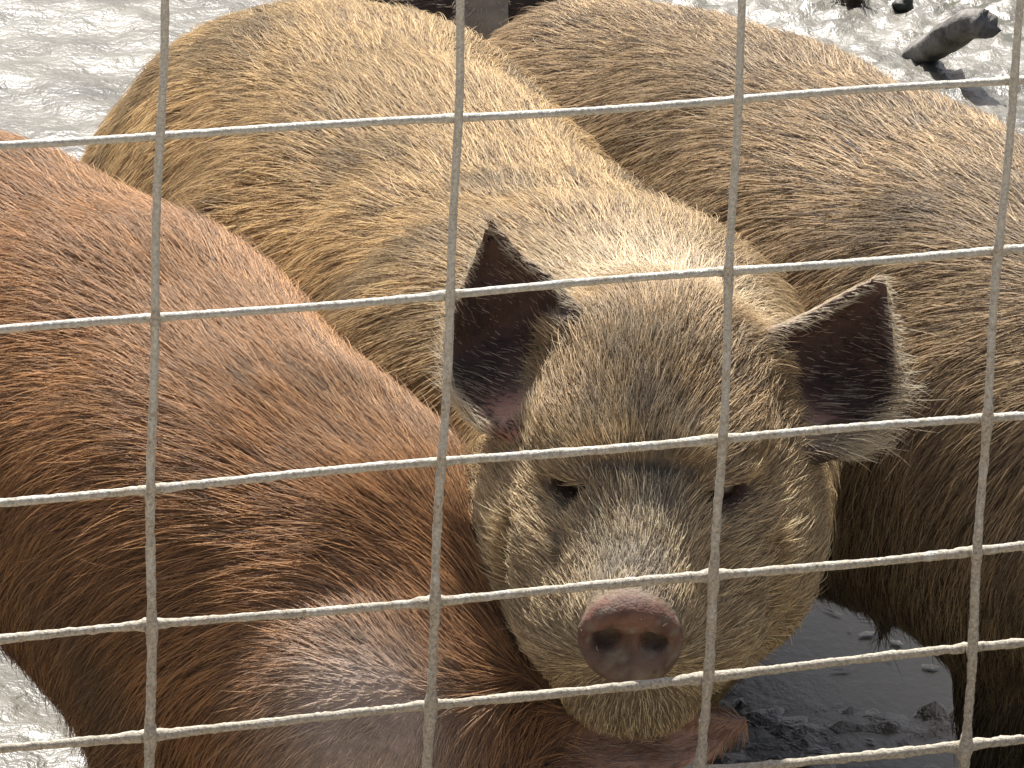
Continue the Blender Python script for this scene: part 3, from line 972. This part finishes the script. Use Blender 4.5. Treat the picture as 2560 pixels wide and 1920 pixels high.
# ------------------------------------------------------------------ dark pig behind
def dark_pig():
    root = pig_root('pig', (-0.1, 2.4, 0.0), 'dark muddy pig behind the others, only its grey ear and cheek showing')
    F = Field((-0.60, 1.90, -0.02), (0.40, 3.0, 0.66), 0.0075)
    axis = [V(-0.07, 2.90, 0.36), V(-0.065, 2.70, 0.36), V(-0.055, 2.47, 0.35), V(-0.05, 2.33, 0.34)]
    trunk(F, axis, [0.14, 0.165, 0.16, 0.13])
    F.cone((-0.04, 2.33, 0.34), (-0.05, 2.20, 0.32), 0.125, 0.09, 0.06)
    F.cone((-0.05, 2.20, 0.30), (-0.06, 2.05, 0.20), 0.08, 0.045, 0.05)
    for x, y in ((-0.13, 2.44), (0.03, 2.45), (-0.15, 2.88), (0.01, 2.9)):
        leg(F, [V(x, y, 0.28), V(x, y - 0.01, 0.14), V(x, y, -0.02)], [0.085, 0.05, 0.042])
    ear = ear_sheet([(-0.040, 2.08, 0.300), (-0.066, 2.08, 0.335), (-0.074, 2.09, 0.37), (-0.068, 2.10, 0.41), (-0.05, 2.13, 0.43)],
                    [(-0.040, 2.08, 0.300), (-0.026, 2.08, 0.335), (-0.026, 2.09, 0.37), (-0.03, 2.10, 0.41), (-0.035, 2.13, 0.43)], -0.008, (0, 1, 0), 30)
    F.sheet(ear.reshape(-1, 3), 0.006, 0.014)
    v, q = F.mesh()
    body = mesh_np('body', v, q, True, M_SKIN)
    def earw(p): return np.clip((2.112 - p[:, 1]) / 0.01, 0, 1) * (p[:, 2] > 0.28) * (p[:, 0] < -0.018) * (p[:, 0] > -0.085)
    e = earw(v)[:, None]
    paint(body, v, V(0.075, 0.055, 0.042) * (1 - e) + V(0.34, 0.31, 0.25) * e)
    fix_parent(body, root)
    bf = body_flow(axis, 0.8)
    def length(p): return 0.026 * (1 - 0.6 * earw(p))
    def tint(p, n, g):
        c = np.where(g.random((len(p), 1)) < 0.3, V(0.28, 0.21, 0.14), V(0.085, 0.06, 0.045))
        e = earw(p)[:, None]
        return c * (1 - e) + V(0.50, 0.46, 0.37) * e
    h = grow_hair('coat', root, v, q, bf, tint, length, int(30000 * DENS), 0.0005, 5, 0.010, 0.4, 33)
    fix_parent(h, root)
dark_pig()

# ------------------------------------------------------------------ wire fence panel
def make_fence():
    c, s_ = math.cos(R(20.11)), math.sin(R(20.11))
    org = V(-0.238, 0.0, 0.861)
    e1, ez = V(c, s_, 0), V(0, 0, 1)
    nn = V(s_, -c, 0)                                  # toward the camera
    root = bpy.data.objects.new('wire_fence', None)
    root.location = tuple(org - V(0, 0, 0.861))
    COL.objects.link(root)
    tag(root, 'muddy welded wire fence panel in front of the pigs', 'fence')
    heights = [0.3048, 0.1524, 0.0, -0.1254, -0.2481, -0.3483, -0.4260, -0.5020, -0.578, -0.654, -0.730, -0.79]
    cols = list(range(-9, 15))
    lo, hi = -9 * 0.2032 - 0.02, 14 * 0.2032 + 0.02
    rr = 0.0026
    def P(a, z, off=0.0):
        return org + e1 * a + ez * z + nn * off
    def build(name, path, base_mud, ph, knots, seg=12):
        n = len(path)
        th = np.linspace(0, 2 * np.pi, seg, endpoint=False)
        ring = path[:, None] + 0.003 * np.stack([np.cos(th), np.sin(th) * 0.3, np.sin(th)], -1)[None]
        q = ring.reshape(-1, 3)
        mudn = np.clip(base_mud, 0, 1)
        nz = fbm(q * 160 + ph, 3, 61).reshape(n, seg) * 0.5 + 0.5
        nz2 = fbm(np.repeat(path, seg, 0) * 28 + ph, 2, 63).reshape(n, seg) * 0.5 + 0.5
        nz3 = fbm(q * 520 + ph, 2, 65).reshape(n, seg)
        rad = rr + 0.00035 * (0.4 + mudn[:, None]) * nz3 + 0.0013 * mudn[:, None] * nz + 0.0030 * mudn[:, None] ** 2 * np.clip(nz2 - 0.35, 0, 1)
        kn = np.zeros(n)
        for kp, amp in knots:
            kn += amp * np.exp(-((path - kp) ** 2).sum(1) / 0.012 ** 2)
        rad = rad + (0.0045 * kn)[:, None] * (0.5 + nz)
        vs, f = tube_arrays(path, rad, seg)
        o = mesh_np(name, vs, f, True, M_WIRE)
        at = o.data.attributes.new('mud', 'FLOAT', 'POINT')
        mk = np.clip(mudn + kn, 0, 1.2)
        m = np.repeat(np.concatenate([mk[:1], mk, mk[-1:]]), seg).astype(np.float32)
        at.data.foreach_set('value', m)
        fix_parent(o, root)
    def mud_of(z):
        return np.interp(z, [-0.8, -0.5, -0.36, -0.2, 0.0, 0.3], [1.0, 0.85, 0.6, 0.38, 0.22, 0.12])
    for hi_, z in enumerate(heights):
        a = np.arange(lo, hi, 0.004 if True else 0.01)
        fine = (a > -0.35) & (a < 0.85)
        a = np.concatenate([np.arange(lo, -0.35, 0.02), np.arange(-0.35, 0.85, 0.0025), np.arange(0.85, hi, 0.02)])
        wob = 0.0016 * np.sin(a * 5 + hi_ * 1.7) + 0.0009 * np.sin(a * 17 + hi_ * 2.9)
        path = np.stack([P(x, z + w) for x, w in zip(a, wob)])
        kn = [(P(i * 0.2032, z), float(mud_of(z)) * (0.15 + 0.6 * hash3(np.array(i + 40), np.array(hi_), np.array(3)))) for i in range(-1, 5)]
        build('horizontal_wire', path, np.full(len(a), float(mud_of(z))) , hi_ * 3.1, kn)
    for i in cols:
        z = np.concatenate([np.arange(0.32, 0.2, -0.02), np.arange(0.2, -0.60, -0.0025), np.arange(-0.60, -0.90, -0.02)])
        wob = 0.0018 * np.sin(z * 9 + i * 2.1) + 0.0008 * np.sin(z * 31 + i)
        path = np.stack([P(i * 0.2032 + w, x, 0.0058) for x, w in zip(z, wob)])
        kn = [(P(i * 0.2032, h_, 0.0058), float(mud_of(h_)) * (0.1 + 0.6 * hash3(np.array(i + 40), np.array(j_), np.array(5)))) for j_, h_ in enumerate(heights)]
        build('vertical_wire', path, mud_of(z), 40 + i * 2.3, kn)
make_fence()

# ------------------------------------------------------------------ branch and clods in the mud
def make_branch():
    path = resample([(0.470, 3.24, -0.05), (0.495, 3.19, 0.0), (0.527, 3.11, 0.055), (0.549, 3.07, 0.083), (0.568, 3.045, 0.094)], 40)
    n, seg = len(path), 20
    th = np.linspace(0, 2 * np.pi, seg, endpoint=False)
    base = np.interp(np.arange(n), [0, n * 0.5, n - 1], [0.020, 0.021, 0.019])
    q = np.repeat(path, seg, 0) + 0.02 * np.tile(np.stack([np.cos(th), np.sin(th), np.sin(th * 2)], 1), (n, 1))
    along = np.repeat(np.arange(n), seg)[:, None] * V(0.04, 0, 0) + np.tile(np.stack([0 * th, np.cos(th) * 2.6, np.sin(th) * 2.6], 1), (n, 1))
    rad = base[:, None] * (1 + 0.10 * fbm(q * 40, 3, 91).reshape(n, seg) + 0.16 * fbm(along, 3, 95).reshape(n, seg))
    vs, f = tube_arrays(path, rad, seg)
    tip = slice(n * seg, (n + 1) * seg)                 # splintered end
    vs[tip] += nrm(path[-1] - path[-2]) * (0.010 * fbm(vs[tip] * 120, 2, 97))[:, None]
    o = mesh_np('branch', vs, f, True, M_WOOD)
    tag(o, 'short grey weathered branch sticking up out of the mud', 'branch')
def make_clod(c, r, label, cat, seed, name):
    n, m = 14, 22
    th = np.linspace(0, np.pi, n)
    ph = np.linspace(0, 2 * np.pi, m, endpoint=False)
    d = np.stack([np.outer(np.sin(th), np.cos(ph)), np.outer(np.sin(th), np.sin(ph)), np.outer(np.cos(th), np.ones(m))], -1).reshape(-1, 3)
    rad = 1 + 0.35 * fbm(d * 2.2 + seed, 3, seed)
    vs = np.array(c) + d * rad[:, None] * np.array(r)
    i, j = np.meshgrid(np.arange(n - 1), np.arange(m), indexing='ij')
    f = np.stack([i * m + j, (i + 1) * m + j, (i + 1) * m + (j + 1) % m, i * m + (j + 1) % m], -1).reshape(-1, 4)
    o = mesh_np(name, vs, f, True, M_CLOD)
    tag(o, label, cat)
make_branch()
def make_tuft(c):
    g = np.random.default_rng(9)
    vs, fs = [], []
    for i in range(90):
        a, r = g.uniform(0, 2 * np.pi), g.uniform(0.0, 0.020)
        base = V(c[0] + r * math.cos(a), c[1] + r * math.sin(a), -0.004)
        lean = V(math.cos(a), math.sin(a), 0) * g.uniform(0.1, 0.9) + V(0, 0, 1)
        tip = base + nrm(lean) * g.uniform(0.025, 0.065)
        mid = (base + tip) / 2 + V(0, 0, 0.006)
        w = V(-math.sin(a), math.cos(a), 0) * g.uniform(0.0012, 0.0028)
        k = len(vs)
        vs += [base - w, base + w, mid + w * 0.8, mid - w * 0.8, tip]
        fs += [(k, k + 1, k + 2), (k, k + 2, k + 3), (k + 3, k + 2, k + 4)]
    o = mesh_np('grass_tuft', np.array(vs), np.array(fs), False, mat_simple('dead_grass', (0.04, 0.033, 0.022), (0.20, 0.17, 0.115), 80, 0.7))
    tag(o, 'dark dead grass tuft at the top edge, left of the small clod', 'tuft')
make_tuft((0.425, 3.42))
make_clod((0.492, 3.41, 0.006), (0.015, 0.015, 0.018), 'small dark green clod lying above the branch', 'clod', 8, 'mud_clod')

# ------------------------------------------------------------------ floating debris flecks, coloured pale to stand in for glints on the water
def make_flecks():
    g = np.random.default_rng(5)
    n = 420
    x = g.uniform(0.02, 0.85, n)
    y = np.where(g.random(n) < 0.6, g.uniform(0.75, 1.9, n), g.uniform(2.4, 3.8, n))
    L = g.uniform(0.003, 0.011, n)
    Wd = L * g.uniform(0.25, 0.8, n)
    a = g.uniform(0, np.pi, n)
    vs, fs = [], []
    for i in range(n):
        c, s_ = math.cos(a[i]), math.sin(a[i])
        k = len(vs)
        pts = [(1, 0, 0), (0.3, 0.9, 0), (-0.8, 0.6, 0), (-1, -0.3, 0), (0.1, -1, 0), (0, 0, 0.5)]
        for (u_, v_, w_) in pts:
            j = 1 + 0.3 * g.normal()
            vs.append((x[i] + j * (u_ * L[i] * c - v_ * Wd[i] * s_), y[i] + j * (u_ * L[i] * s_ + v_ * Wd[i] * c), 0.0045 + w_ * Wd[i] * 0.6))
        for q in range(5):
            fs.append((k + q, k + (q + 1) % 5, k + 5))
    o = mesh_np('glint_flecks', np.array(vs), np.array(fs), False, mat_simple('pale_flecks', (0.22, 0.21, 0.18), (0.62, 0.60, 0.55), 120, 0.5))
    tag(o, 'pale debris flecks standing in for glints on the muddy water', None, None, 'stuff')
make_flecks()
